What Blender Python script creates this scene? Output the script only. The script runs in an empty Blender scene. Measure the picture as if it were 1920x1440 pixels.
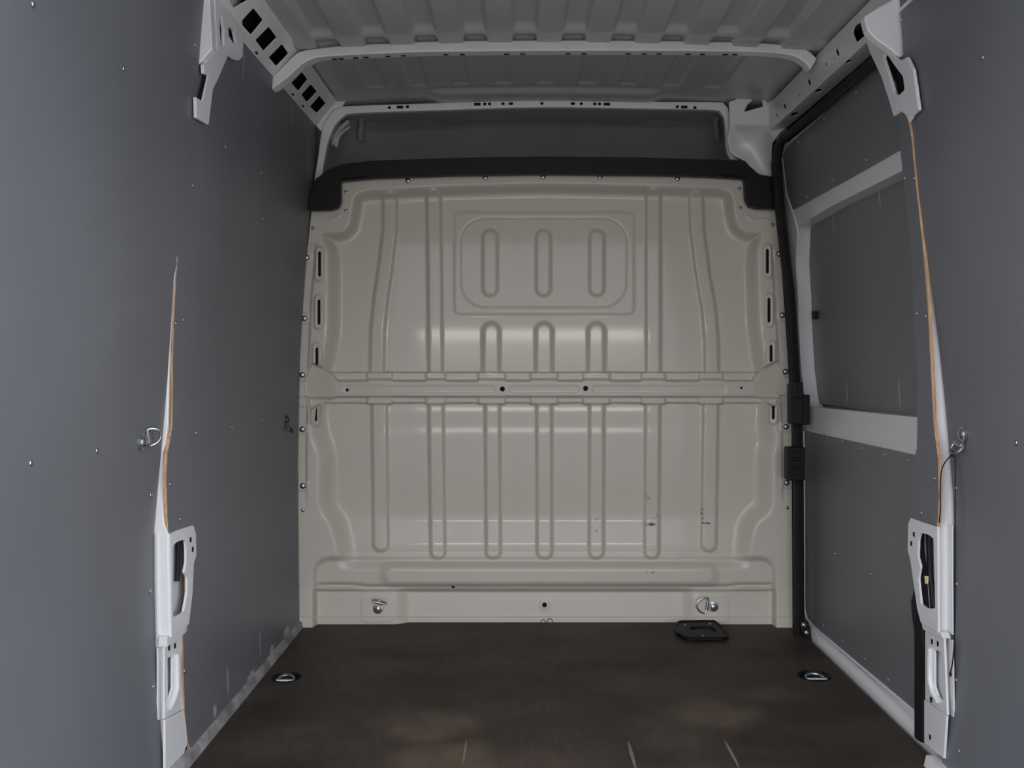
import bpy, bmesh, math
import numpy as np
from mathutils import Vector, Matrix
from mathutils.geometry import delaunay_2d_cdt

C = bpy.context.scene
COL = C.collection

# ------------------------------------------------------------------ camera
F, VX, VY, CH = 1800.0, 974.0, 676.0, 1.0        # focal length and vanishing point in 1920x1440 pixels
cam = bpy.data.cameras.new('camera')
cam.sensor_width = 36.0
cam.lens = F / 1920 * 36
cam.shift_x = -(VX - 960) / 1920
cam.shift_y = (VY - 720) / 1920
cam.clip_start = 0.02
cam_ob = bpy.data.objects.new('camera', cam)
cam_ob.location = (0, 0, CH)
cam_ob.rotation_euler = (math.pi / 2, 0, 0)
COL.objects.link(cam_ob)
C.camera = cam_ob

# ------------------------------------------------------------------ world, lamps, exposure
W = bpy.data.worlds.new('world')
C.world = W
W.use_nodes = True
wt = W.node_tree
bg = wt.nodes['Background']
bg.inputs['Strength'].default_value = 2.3
# overcast sky: brightest overhead, dimmer towards the horizon, grey yard below it
_tc = wt.nodes.new('ShaderNodeTexCoord'); _sx = wt.nodes.new('ShaderNodeSeparateXYZ')
_mr = wt.nodes.new('ShaderNodeMapRange'); _mr.inputs['From Min'].default_value = -1.0
_rp = wt.nodes.new('ShaderNodeValToRGB')
_e = _rp.color_ramp.elements
_e[0].position, _e[0].color = 0.0, (0.30, 0.30, 0.31, 1)
_e[1].position, _e[1].color = 1.0, (0.92, 0.94, 1.02, 1)
for _p, _c in ((0.485, (0.34, 0.34, 0.35, 1)), (0.505, (0.52, 0.53, 0.55, 1)), (0.60, (0.74, 0.76, 0.81, 1)), (0.75, (0.95, 0.97, 1.05, 1))):
    _q = _e.new(_p); _q.color = _c
wt.links.new(_tc.outputs['Generated'], _sx.inputs[0]); wt.links.new(_sx.outputs['Z'], _mr.inputs['Value'])
wt.links.new(_mr.outputs[0], _rp.inputs[0]); wt.links.new(_rp.outputs[0], bg.inputs['Color'])


def area(name, loc, target, sx, sy, power, col):
    l = bpy.data.lights.new(name, 'AREA')
    l.shape = 'RECTANGLE'
    l.size, l.size_y, l.energy, l.color = sx, sy, power, col
    o = bpy.data.objects.new(name, l)
    o.location = loc
    o.rotation_euler = (Vector(target) - Vector(loc)).to_track_quat('-Z', 'Y').to_euler()
    COL.objects.link(o)
    return o


# a bright strip of windows on the far side of the yard, behind the open rear doors
area('far_window', (0.3, -14.0, 1.28), (0.1, 3.6, 1.0), 5.0, 0.40, 75, (1.0, 0.95, 0.88))
# unseen fill lights added on either side to brighten the near wall panels
area('side_fill', (5.0, -1.6, 0.75), (-0.8, 1.7, 0.75), 3.0, 1.0, 80, (0.88, 0.93, 1.0))
area('side_fill', (-4.8, -1.6, 0.75), (1.0, 1.7, 0.75), 3.0, 1.0, 40, (0.88, 0.93, 1.0))

C.view_settings.view_transform = 'Standard'
C.view_settings.look = 'None'
C.view_settings.gamma = 1.0
C.view_settings.use_curve_mapping = False
C.view_settings.exposure = 0.74


# ------------------------------------------------------------------ helpers
def P(px, py, D):
    return Vector(((px - VX) * D / F, D, CH + (VY - py) * D / F))


def I(x, xs, ys):
    return np.interp(x, xs, ys)


def sm(t):
    t = np.clip(t, 0, 1)
    return t * t * (3 - 2 * t)


def tag(o, label=None, cat=None, group=None, kind=None):
    if label: o['label'] = label
    if cat: o['category'] = cat
    if group: o['group'] = group
    if kind: o['kind'] = kind
    return o


def link(name, me, parent=None, mats=()):
    o = bpy.data.objects.new(name, me)
    COL.objects.link(o)
    for m in mats:
        if me is not None and m.name not in [x.name for x in me.materials]:
            me.materials.append(m)
    if parent is not None:
        o.parent = parent
        o.matrix_parent_inverse = parent.matrix_basis.inverted()
    return o


def mesh(name, verts, faces, mats, parent=None, smooth=False, fmat=None, recalc=True, angle=None):
    me = bpy.data.meshes.new(name)
    me.from_pydata([tuple(v) for v in verts], [], [tuple(f) for f in faces])
    if not isinstance(mats, (list, tuple)): mats = [mats]
    for m in mats: me.materials.append(m)
    if fmat is not None:
        for p, k in zip(me.polygons, fmat): p.material_index = k
    if recalc:
        bm = bmesh.new(); bm.from_mesh(me)
        bmesh.ops.recalc_face_normals(bm, faces=bm.faces)
        bm.to_mesh(me); bm.free()
    if smooth:
        me.polygons.foreach_set('use_smooth', [True] * len(me.polygons))
        if angle:
            me.set_sharp_from_angle(angle=math.radians(angle))
    me.update()
    return link(name, me, parent)


def empty(name, loc=(0, 0, 0)):
    o = bpy.data.objects.new(name, None)
    o.location = loc
    o.empty_display_size = 0.05
    COL.objects.link(o)
    return o


class Surf:
    """a surface with its own (s, t) metres; hit() finds where a sight line meets it"""
    def __init__(self, pos, hit): self.pos, self.hit = pos, hit


def wall_surf(xf, inward):
    def pos(s, t, off=0.0): return Vector((xf(s, t) + inward * off, s, t))

    def hit(px, py):
        D, a = 2.6, (px - VX) / F
        for _ in range(60):
            z = CH + (VY - py) * D / F
            D = 0.5 * D + 0.5 * xf(D, z) / a
        return (D, CH + (VY - py) * D / F)
    return Surf(pos, hit)


def plane_surf(O, u, v, n):
    O, u, v, n = Vector(O), Vector(u).normalized(), Vector(v).normalized(), Vector(n).normalized()
    nn = u.cross(v)
    if nn.dot(n) < 0: nn = -nn

    def pos(s, t, off=0.0): return O + u * s + v * t + nn * off

    def hit(px, py):
        d = Vector(((px - VX) / F, 1, (VY - py) / F)); c = Vector((0, 0, CH))
        k = (O - c).dot(nn) / d.dot(nn)
        p = c + d * k - O
        # u, v may be oblique
        M = Matrix(((u.dot(u), u.dot(v)), (u.dot(v), v.dot(v)))).inverted()
        r = M @ Vector((p.dot(u), p.dot(v)))
        return (r[0], r[1])
    return Surf(pos, hit)


def depth_plane(D):
    return plane_surf((0, D, CH), (1, 0, 0), (0, 0, 1), (0, -1, 0))


def rounded(pts, r, n=5):
    """round the corners of a closed polygon"""
    out, N = [], len(pts)
    for i in range(N):
        a, b, c = (Vector(pts[i - 1]), Vector(pts[i]), Vector(pts[(i + 1) % N]))
        rr = r[i] if isinstance(r, (list, tuple)) else r
        d1, d2 = (a - b), (c - b)
        k = min(rr, d1.length * 0.48, d2.length * 0.48)
        if k < 1e-6:
            out.append((b.x, b.y)); continue
        p, q = b + d1.normalized() * k, b + d2.normalized() * k
        for j in range(n + 1):
            t = j / n
            w = (1 - t) ** 2 * p + 2 * t * (1 - t) * b + t * t * q
            out.append((w.x, w.y))
    return out


def inside(x, y, poly):
    c, n = False, len(poly)
    j = n - 1
    for i in range(n):
        xi, yi = poly[i]; xj, yj = poly[j]
        if (yi > y) != (yj > y) and x < (xj - xi) * (y - yi) / (yj - yi) + xi: c = not c
        j = i
    return c


def plate(name, surf, outline, mats, parent=None, holes=(), thick=0.004, off=0.0, step=None, px=True,
          rpx=0, hpx=None, smooth=False, bevel=0.0, extra=None):
    """a sheet cut to an outline with holes; mats = face material or [face, edge]"""
    conv = (lambda L: [surf.hit(*p) for p in L]) if px else (lambda L: list(L))
    if rpx: outline = rounded(outline, rpx)
    hh = [rounded(h, hpx) if hpx else h for h in holes]
    loops = [conv(outline)] + [conv(h) for h in hh]

    def dense(L):
        if not step: return L
        o = []
        for i in range(len(L)):
            a, b = L[i], L[(i + 1) % len(L)]
            n = max(1, int(math.ceil(math.hypot(a[0] - b[0], a[1] - b[1]) / step)))
            o += [(a[0] + (b[0] - a[0]) * k / n, a[1] + (b[1] - a[1]) * k / n) for k in range(n)]
        return o
    loops = [dense(L) for L in loops]
    V, E = [], []
    for L in loops:
        b = len(V)
        V += [Vector(p) for p in L]
        E += [(b + i, b + (i + 1) % len(L)) for i in range(len(L))]
    if step:
        xs = [p[0] for p in loops[0]]; ys = [p[1] for p in loops[0]]
        x = min(xs) + step / 2
        while x < max(xs):
            y = min(ys) + step / 2
            while y < max(ys):
                if inside(x, y, loops[0]): V.append(Vector((x, y)))
                y += step
            x += step
    if extra: V += [Vector(e) for e in extra]
    v2, _, f2, *_ = delaunay_2d_cdt(V, E, [], 0, 1e-7)
    keep = []
    for f in f2:
        cx = sum(v2[i][0] for i in f) / 3; cy = sum(v2[i][1] for i in f) / 3
        if sum(inside(cx, cy, L) for L in loops) % 2 == 1 and inside(cx, cy, loops[0]): keep.append(tuple(f))
    used = sorted({i for f in keep for i in f}); mp = {i: k for k, i in enumerate(used)}
    n = len(used)
    front = [surf.pos(v2[i][0], v2[i][1], off) for i in used]
    back = [surf.pos(v2[i][0], v2[i][1], off - thick) for i in used]
    keep = [tuple(mp[i] for i in f) for f in keep]
    faces = list(keep); fm = [0] * len(keep)
    cnt = {}
    for f in keep:
        for a, b in ((f[0], f[1]), (f[1], f[2]), (f[2], f[0])):
            cnt.setdefault((min(a, b), max(a, b)), []).append((a, b))
    faces += [tuple(n + i for i in reversed(f)) for f in keep]; fm += [0] * len(keep)
    if not isinstance(mats, (list, tuple)): mats = [mats]
    e = 1 if len(mats) > 1 else 0
    for k, L in cnt.items():
        if len(L) == 1:
            a, b = L[0]
            faces.append((b, a, n + a, n + b)); fm.append(e)
    o = mesh(name, front + back, faces, mats, parent, fmat=fm, smooth=smooth, angle=35)
    if bevel:
        m = o.modifiers.new('bevel', 'BEVEL'); m.width = bevel; m.segments = 2
        m.limit_method = 'ANGLE'; m.angle_limit = math.radians(50)
    return o


def resample(L, n):
    L = [Vector(p) for p in L]
    d = [0]
    for a, b in zip(L, L[1:]): d.append(d[-1] + (b - a).length)
    out = []
    for k in range(n):
        t = d[-1] * k / (n - 1)
        out.append(tuple(float(np.interp(t, d, [p[c] for p in L])) for c in range(len(L[0]))))
    return out


def smooth_line(pts, n=40):
    """Catmull-Rom through points, resampled"""
    p = [Vector(q) for q in pts]
    q = [2 * p[0] - p[1]] + p + [2 * p[-1] - p[-2]]
    out = []
    for i in range(1, len(q) - 2):
        for k in range(8):
            t = k / 8
            a, b, c, d = q[i - 1], q[i], q[i + 1], q[i + 2]
            out.append(0.5 * ((2 * b) + (c - a) * t + (2 * a - 5 * b + 4 * c - d) * t * t + (3 * b - a - 3 * c + d) * t ** 3))
    out.append(p[-1])
    return [Vector(x) for x in resample(out, n)]


def sweep(name, path, prof, mat, parent=None, closed=False, up=None, smooth=True, sc=None):
    """sweep a profile (list of 2D) along a 3D path"""
    path = [Vector(p) for p in path]
    N, M = len(path), len(prof)
    V, Fc = [], []
    t0 = (path[1] - path[0]).normalized()
    u = Vector(up) if up else (Vector((0, 0, 1)) if abs(t0.z) < 0.9 else Vector((1, 0, 0)))
    for i, p in enumerate(path):
        if closed: t = path[(i + 1) % N] - path[i - 1]
        else: t = path[min(i + 1, N - 1)] - path[max(i - 1, 0)]
        t.normalize()
        base = Vector(up) if up else u
        a = (base - t * base.dot(t)).normalized()
        u = a
        b = t.cross(a)
        k_ = sc[i] if sc else 1.0
        V += [p + a * q[0] * k_ + b * q[1] * k_ for q in prof]
    rng = N if closed else N - 1
    for i in range(rng):
        j = (i + 1) % N
        for k in range(M):
            l = (k + 1) % M
            Fc.append((i * M + k, i * M + l, j * M + l, j * M + k))
    if not closed:
        Fc.append(tuple(range(M - 1, -1, -1)))
        Fc.append(tuple((N - 1) * M + k for k in range(M)))
    return mesh(name, V, Fc, mat, parent, smooth=smooth, angle=40)


def circ(r, n=8): return [(r * math.cos(2 * math.pi * k / n), r * math.sin(2 * math.pi * k / n)) for k in range(n)]


def lathe_data(prof, n=16):
    V, Fc = [], []
    for r, z in prof:
        V += [(r * math.cos(2 * math.pi * k / n), r * math.sin(2 * math.pi * k / n), z) for k in range(n)]
    for i in range(len(prof) - 1):
        for k in range(n):
            l = (k + 1) % n
            Fc.append((i * n + k, i * n + l, (i + 1) * n + l, (i + 1) * n + k))
    Fc.append(tuple(range(n - 1, -1, -1)))
    Fc.append(tuple((len(prof) - 1) * n + k for k in range(n)))
    return V, Fc


def box_data(c, s):
    x, y, z = c; a, b, d = (q / 2 for q in s)
    V = [(x + i * a, y + j * b, z + k * d) for i in (-1, 1) for j in (-1, 1) for k in (-1, 1)]
    Fc = [(0, 1, 3, 2), (4, 6, 7, 5), (0, 4, 5, 1), (2, 3, 7, 6), (0, 2, 6, 4), (1, 5, 7, 3)]
    return V, Fc


def box(name, lo, hi, mat, parent=None, bevel=0.0):
    c = [(a + b) / 2 for a, b in zip(lo, hi)]; s = [b - a for a, b in zip(lo, hi)]
    o = mesh(name, *box_data(c, s), mat, parent)
    if bevel:
        m = o.modifiers.new('bevel', 'BEVEL'); m.width = bevel; m.segments = 3
    return o


def ribbon_box(name, U, L, D, depth, mat, parent, n=70, bevel=0.004):
    """a folded sheet channel whose rear face lies between two edges at distance D"""
    U = smooth_line([(x, y, 0) for x, y in U], n); L = smooth_line([(x, y, 0) for x, y in L], n)
    V, Fc = [], []
    for a, b in zip(U, L):
        p, q = P(a.x, a.y, D), P(b.x, b.y, D)
        V += [p, q, q + Vector((0, depth, 0)), p + Vector((0, depth, 0))]
    for i in range(n - 1):
        for k in range(4):
            l = (k + 1) % 4
            Fc.append((4 * i + k, 4 * i + l, 4 * i + 4 + l, 4 * i + 4 + k))
    Fc += [(3, 2, 1, 0), tuple(4 * (n - 1) + k for k in range(4))]
    o = mesh(name, V, Fc, mat, parent, smooth=True, angle=40)
    if bevel:
        m = o.modifiers.new('bevel', 'BEVEL'); m.width = bevel; m.segments = 3
        m.limit_method = 'ANGLE'; m.angle_limit = math.radians(50)
    return o


def grid_mesh(name, Pts, mat, parent=None, mask=None):
    """Pts (R, Q, 3) array -> smooth sheet; mask (R-1, Q-1) keeps faces"""
    R, Q, _ = Pts.shape
    idx = np.arange(R * Q).reshape(R, Q)
    f = np.stack([idx[:-1, :-1], idx[:-1, 1:], idx[1:, 1:], idx[1:, :-1]], -1)
    f = f[mask] if mask is not None else f.reshape(-1, 4)
    used = np.unique(f); mp = np.full(R * Q, -1); mp[used] = np.arange(len(used))
    f = mp[f]; co = Pts.reshape(-1, 3)[used]
    me = bpy.data.meshes.new(name)
    me.vertices.add(len(co)); me.vertices.foreach_set('co', co.astype(np.float32).ravel())
    me.loops.add(f.size); me.loops.foreach_set('vertex_index', f.astype(np.int32).ravel())
    me.polygons.add(len(f)); me.polygons.foreach_set('loop_start', np.arange(0, f.size, 4, dtype=np.int32))
    me.polygons.foreach_set('use_smooth', np.ones(len(f), bool))
    me.materials.append(mat)
    me.update(calc_edges=True); me.validate()
    return link(name, me, parent)


def sd_rbox(x, y, cx, cy, hx, hy, r):
    qx, qy = np.abs(x - cx) - hx + r, np.abs(y - cy) - hy + r
    return np.hypot(np.maximum(qx, 0), np.maximum(qy, 0)) + np.minimum(np.maximum(qx, qy), 0) - r


def d_line(x, y, pts):
    d = np.full(x.shape, 1e9)
    for (ax, ay), (bx, by) in zip(pts, pts[1:]):
        ex, ey = bx - ax, by - ay
        t = np.clip(((x - ax) * ex + (y - ay) * ey) / max(ex * ex + ey * ey, 1e-9), 0, 1)
        d = np.minimum(d, np.hypot(x - ax - t * ex, y - ay - t * ey))
    return d


def sd_poly(x, y, pts):
    """positive inside"""
    L = list(pts) + [pts[0]]
    d = d_line(x, y, L)
    ins = np.zeros(x.shape, bool)
    for (ax, ay), (bx, by) in zip(L, L[1:]):
        if ay == by: continue
        c = ((ay > y) != (by > y)) & (x < (bx - ax) * (y - ay) / (by - ay) + ax)
        ins ^= c
    return np.where(ins, d, -d)


# ------------------------------------------------------------------ materials
def base_mat(name, col, rough=0.5, metal=0.0, coat=0.0, spec=0.5):
    m = bpy.data.materials.new(name); m.use_nodes = True
    b = m.node_tree.nodes['Principled BSDF']
    b.inputs['Base Color'].default_value = (*col, 1)
    b.inputs['Roughness'].default_value = rough
    b.inputs['Metallic'].default_value = metal
    b.inputs['Coat Weight'].default_value = coat
    b.inputs['Coat Roughness'].default_value = 0.06
    b.inputs['Specular IOR Level'].default_value = spec
    return m, m.node_tree, b


def N(nt, t, **kw):
    n = nt.nodes.new(t)
    for k, v in kw.items(): setattr(n, k, v)
    return n


def math_node(nt, op, a, b=None, clamp=False):
    n = N(nt, 'ShaderNodeMath', operation=op, use_clamp=clamp)
    for i, q in enumerate((a, b)):
        if q is None: continue
        if isinstance(q, (int, float)): n.inputs[i].default_value = q
        else: nt.links.new(q, n.inputs[i])
    return n.outputs[0]


def mottle(nt, b, c1, c2, scale, detail=4, lo=0.35, hi=0.65, stretch=(1, 1, 1)):
    tc = N(nt, 'ShaderNodeTexCoord'); mp = N(nt, 'ShaderNodeMapping')
    mp.inputs['Scale'].default_value = stretch
    nt.links.new(tc.outputs['Object'], mp.inputs['Vector'])
    no = N(nt, 'ShaderNodeTexNoise'); no.inputs['Scale'].default_value = scale; no.inputs['Detail'].default_value = detail
    nt.links.new(mp.outputs[0], no.inputs['Vector'])
    r = N(nt, 'ShaderNodeValToRGB')
    r.color_ramp.elements[0].position, r.color_ramp.elements[1].position = lo, hi
    r.color_ramp.elements[0].color, r.color_ramp.elements[1].color = (*c1, 1), (*c2, 1)
    nt.links.new(no.outputs['Fac'], r.inputs[0])
    nt.links.new(r.outputs[0], b.inputs['Base Color'])
    return tc, mp, r


def bump(nt, b, scale, strength, dist=0.001, tc=None):
    tc = tc or N(nt, 'ShaderNodeTexCoord')
    no = N(nt, 'ShaderNodeTexNoise'); no.inputs['Scale'].default_value = scale; no.inputs['Detail'].default_value = 3
    nt.links.new(tc.outputs['Object'], no.inputs['Vector'])
    bp = N(nt, 'ShaderNodeBump'); bp.inputs['Strength'].default_value = strength; bp.inputs['Distance'].default_value = dist
    nt.links.new(no.outputs['Fac'], bp.inputs['Height'])
    nt.links.new(bp.outputs[0], b.inputs['Normal'])


def add_marks(nt, b, marks, axes, col, noise=60, thr=0.5, stretch=(1, 1, 1), gain=6.0):
    """scuffs and scratches: each mark = (a, b, half a, half b, strength) in object metres along axes"""
    tc = N(nt, 'ShaderNodeTexCoord'); sx = N(nt, 'ShaderNodeSeparateXYZ')
    nt.links.new(tc.outputs['Object'], sx.inputs[0])
    A, B = sx.outputs[axes[0]], sx.outputs[axes[1]]
    no = N(nt, 'ShaderNodeTexNoise'); no.inputs['Scale'].default_value = noise; no.inputs['Detail'].default_value = 5
    mp = N(nt, 'ShaderNodeMapping'); mp.inputs['Scale'].default_value = stretch
    nt.links.new(tc.outputs['Object'], mp.inputs[0]); nt.links.new(mp.outputs[0], no.inputs['Vector'])
    tot = None
    for (a, c, ha, hb, s) in marks:
        u = math_node(nt, 'DIVIDE', math_node(nt, 'SUBTRACT', A, a), ha)
        v = math_node(nt, 'DIVIDE', math_node(nt, 'SUBTRACT', B, c), hb)
        r = math_node(nt, 'SUBTRACT', 1.0, math_node(nt, 'ADD', math_node(nt, 'MULTIPLY', u, u), math_node(nt, 'MULTIPLY', v, v)), True)
        r = math_node(nt, 'MULTIPLY', r, s)
        tot = r if tot is None else math_node(nt, 'MAXIMUM', tot, r)
    q = math_node(nt, 'MULTIPLY', math_node(nt, 'SUBTRACT', math_node(nt, 'ADD', no.outputs['Fac'], math_node(nt, 'MULTIPLY', tot, 0.5)), thr + 0.25), gain, True)
    q = math_node(nt, 'MULTIPLY', q, math_node(nt, 'MULTIPLY', tot, 2.0, True))
    mx = N(nt, 'ShaderNodeMix', data_type='RGBA')
    src = b.inputs['Base Color']
    if src.links: nt.links.new(src.links[0].from_socket, mx.inputs[6])
    else: mx.inputs[6].default_value = src.default_value
    mx.inputs[7].default_value = (*col, 1)
    nt.links.new(q, mx.inputs[0]); nt.links.new(mx.outputs[2], b.inputs['Base Color'])


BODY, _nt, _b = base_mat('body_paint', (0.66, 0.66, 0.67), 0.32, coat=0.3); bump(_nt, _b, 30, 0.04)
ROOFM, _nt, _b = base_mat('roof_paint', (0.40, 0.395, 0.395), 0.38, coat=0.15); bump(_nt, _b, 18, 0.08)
BULK, _nt, _b = base_mat('bulkhead_paint', (0.545, 0.51, 0.445), 0.45, coat=0.36, spec=0.2); _b.inputs['Coat Roughness'].default_value = 0.07; bump(_nt, _b, 6, 0.05, 0.004)


def bx(px): return (px - VX) * 0.00201
def bz(py): return CH + (VY - py) * 0.00201


add_marks(_nt, _b, [(bx(1222), bz(987), 0.034, 0.008, 1.0), (bx(1230), bz(972), 0.02, 0.05, 0.45), (bx(1330), bz(985), 0.03, 0.006, 0.85),
                    (bx(1322), bz(965), 0.012, 0.06, 0.5), (bx(1120), bz(990), 0.03, 0.06, 0.45), (bx(1215), bz(1075), 0.09, 0.006, 0.45),
                    (bx(1218), bz(930), 0.02, 0.07, 0.35)], 'XZ', (0.03, 0.028, 0.025), noise=70, thr=0.48, stretch=(1, 1, 1.6))


def ply(name, col=(0.122, 0.127, 0.139), marks=None):
    m, nt, b = base_mat(name, col, 0.42, spec=0.35)
    c2 = tuple(q * 1.16 for q in col)
    tc, mp, r = mottle(nt, b, col, c2, 2.2, 5, 0.3, 0.7)
    bump(nt, b, 220, 0.12, 0.0006, tc)
    if marks: add_marks(nt, b, marks, 'YZ', (0.36, 0.36, 0.36), noise=40, thr=0.25)
    return m


PLY = ply('grey_plywood')
PLYEDGE, _nt, _b = base_mat('plywood_edge', (0.42, 0.24, 0.12), 0.7)
mottle(_nt, _b, (0.30, 0.17, 0.09), (0.55, 0.34, 0.18), 12, 3, 0.35, 0.6, (30, 30, 1.0))
BLACK, _nt, _b = base_mat('black_plastic', (0.006, 0.006, 0.0065), 0.5, spec=0.22); bump(_nt, _b, 200, 0.1, 0.0005)
RUBBER, _nt, _b = base_mat('black_rubber', (0.008, 0.008, 0.009), 0.6, spec=0.3); bump(_nt, _b, 60, 0.1)
DARK, _nt, _b = base_mat('void_shade', (0.012, 0.012, 0.012), 0.9, spec=0.1); bump(_nt, _b, 20, 0.02)  # near-black colour painting the shade of holes, slots and voids
LINER, _nt, _b = base_mat('headliner_felt', (0.24, 0.237, 0.228), 0.75, spec=0.25)
mottle(_nt, _b, (0.25, 0.246, 0.236), (0.29, 0.286, 0.275), 3, 5)
ZINC, _nt, _b = base_mat('zinc_plated_steel', (0.50, 0.51, 0.52), 0.36, metal=1.0); bump(_nt, _b, 90, 0.05)
DULL, _nt, _b = base_mat('dull_dark_steel', (0.10, 0.10, 0.10), 0.4, metal=1.0); bump(_nt, _b, 90, 0.05)
SEALANT, _nt, _b = base_mat('sealant_strip', (0.19, 0.185, 0.18), 0.6)
mottle(_nt, _b, (0.12, 0.118, 0.115), (0.30, 0.295, 0.29), 14, 5)

# worn brown floor board
FLOOR, nt, b = base_mat('brown_floor_board', (0.04, 0.03, 0.023), 0.58, spec=0.25)
tc, mp, r = mottle(nt, b, (0.028, 0.0225, 0.0185), (0.066, 0.050, 0.041), 2.6, 7, 0.35, 0.68, (1, 1.5, 1))
n2 = N(nt, 'ShaderNodeTexNoise'); n2.inputs['Scale'].default_value = 26; n2.inputs['Detail'].default_value = 6
mp2 = N(nt, 'ShaderNodeMapping'); mp2.inputs['Scale'].default_value = (3.0, 0.35, 1); mp2.inputs['Rotation'].default_value = (0, 0, 0.5)
nt.links.new(tc.outputs['Object'], mp2.inputs[0]); nt.links.new(mp2.outputs[0], n2.inputs['Vector'])
mx = N(nt, 'ShaderNodeMix', data_type='RGBA', blend_type='OVERLAY'); mx.inputs[0].default_value = 0.45
nt.links.new(r.outputs[0], mx.inputs[6]); nt.links.new(n2.outputs['Fac'], mx.inputs[7])
nt.links.new(mx.outputs[2], b.inputs['Base Color'])
add_marks(nt, b, [(-0.25, 2.63, 0.20, 0.16, 0.75), (-0.17, 2.40, 0.20, 0.18, 0.7), (0.55, 2.72, 0.20, 0.15, 0.6), (0.42, 2.55, 0.15, 0.3, 0.3),
                  (-0.05, 2.3, 0.5, 0.2, 0.35), (0.75, 2.88, 0.12, 0.1, 0.35)],
          'XY', (0.125, 0.095, 0.063), noise=8, thr=0.18, stretch=(1.6, 1, 1), gain=1.6)
add_marks(nt, b, [(0.285, 2.43, 0.006, 0.10, 0.9), (0.54, 2.44, 0.005, 0.10, 0.8), (-0.14, 2.45, 0.004, 0.1, 0.6)],
          'XY', (0.20, 0.17, 0.14), noise=30, thr=0.25)
bump(nt, b, 120, 0.15, 0.0008, tc)

# ------------------------------------------------------------------ wall shapes (x as a function of depth s and height t)
XLz = lambda z: float(I(z, [0, .15, .6, 1.0, 1.22, 1.4, 1.57, 1.75, 1.88, 2.1], [-.824, -.828, -.834, -.828, -.816, -.803, -.787, -.776, -.765, -.745]))
XRz = lambda z: float(I(z, [0, .6, .8, .969, 1.254, 1.41, 1.603, 1.73, 1.87, 2.1], [1.02, 1.017, 1.012, 1.002, .985, .966, .944, .935, .925, .905]))
XLn = lambda z: float(I(z, [0, .03, .2, .38, .59, .75, .9, 1.0, 1.22, 1.6, 1.86, 2.1], [-.843, -.847, -.860, -.868, -.870, -.856, -.842, -.835, -.821, -.788, -.771, -.75]))
XRn = lambda z: float(I(z, [0, .063, .14, .218, .58, .736, .84, .943, 1.25, 1.41, 1.6, 1.87, 2.1], [1.02, 1.028, 1.037, 1.046, 1.0537, 1.047, 1.034, 1.027, .989, .966, .946, .930, .91]))
SL = wall_surf(lambda s, t: XLz(t) - 0.05 * max(0.0, 2.42 - s), 1)
SR = wall_surf(lambda s, t: XRz(t), -1)
SLn = wall_surf(lambda s, t: XLn(t), 1)
SRn = wall_surf(lambda s, t: XRn(t), -1)
SD = wall_surf(lambda s, t: XRz(t) + 0.055, -1)           # sliding door
RE = 1.22                                                 # rear door opening
XC = 0.092                                                # centre line of the van

# ------------------------------------------------------------------ shell
floor_holes = []
CUPS = [(-0.735, 3.03, 0.047), (0.935, 3.045, 0.054)]
for cx, cy, r in CUPS: floor_holes.append([(cx + r * math.cos(a), cy + r * math.sin(a)) for a in np.linspace(0, 2 * math.pi, 32, endpoint=False)])
SF = plane_surf((0, 0, 0), (1, 0, 0), (0, 1, 0), (0, 0, 1))
floor = plate('floor', SF, [(-0.90, RE), (1.06, RE), (1.038, 2.2), (1.038, 3.85), (-0.85, 3.85)], FLOOR, px=False, holes=floor_holes, thick=0.015)
tag(floor, 'dark brown worn plywood load floor', kind='structure')
sub = box('subfloor', (-1.0, RE, -0.12), (1.2, 4.3, -0.06), DARK, floor)

wall_left = box('wall_left', (-1.02, RE, -0.12), (-1.0, 4.3, 2.14), BODY)
tag(wall_left, 'left side wall of the load space, lined in grey plywood', kind='structure')
wall_right = box('wall_right', (1.20, RE, -0.12), (1.22, 4.3, 2.14), BODY)
tag(wall_right, 'right side wall of the load space with the sliding door opening', kind='structure')
wall_front = box('wall_front', (-1.02, 4.28, -0.12), (1.22, 4.30, 2.14), DARK)
tag(wall_front, 'dark cab space behind the bulkhead', kind='structure')

rear_head = box('trim_1', (-1.0, RE - 0.02, 1.89), (1.2, RE + 0.05, 2.10), BODY, None, 0.01)
tag(rear_head, 'white header above the rear door opening', kind='structure')

# ceiling: pressed roof sheet with lengthwise channels
xs = np.arange(-0.705, 1.06, 0.005)
ya = np.concatenate([[RE, 1.5, 1.8, 2.2], np.arange(2.40, 3.62, 0.008), [3.66, 4.3]])
GX, GY = np.meshgrid(xs, ya)
dx = GX - XC
Z = 1.994 - 0.018 * (dx / 0.68) ** 2
per = 0.152
fa = np.abs(((dx / per) % 1.0) - 0.5) * per                    # 0 at channel centre
chA = sm((0.040 - fa) / 0.012) * (np.abs(dx) < 0.80)
lenA = sm((GY - 2.40) / 0.04) * sm((2.90 - GY) / 0.03)
Z += chA * (0.020 * lenA + 0.020 * sm((GY - 2.915) / 0.04) * sm((3.02 - GY) / 0.03))
Z -= (1 - chA) * 0.006 * sm((GY - 2.90) / 0.03) * sm((3.0 - GY) / 0.02)
fb = np.abs((((dx / per) + 0.5) % 1.0) - 0.5) * per
chB = sm((0.036 - fb) / 0.007) * (np.abs(dx) < 0.72) * sm((GY - 3.03) / 0.03) * sm((3.50 - GY) / 0.025)
Z += 0.010 * chB + 0.010 * sm((GY - 3.02) / 0.05)
Z -= 0.016 * sm((GY - 3.515) / 0.03) * sm((0.46 - np.abs(dx)) / 0.08) + 0.010 * sm((GY - 3.515) / 0.09)
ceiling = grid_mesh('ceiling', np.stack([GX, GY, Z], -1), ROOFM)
tag(ceiling, 'pressed metal roof with lengthwise channels', kind='structure')
box('outer_roof', (-1.02, RE, 2.10), (1.22, 4.3, 2.14), BODY, ceiling)

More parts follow.
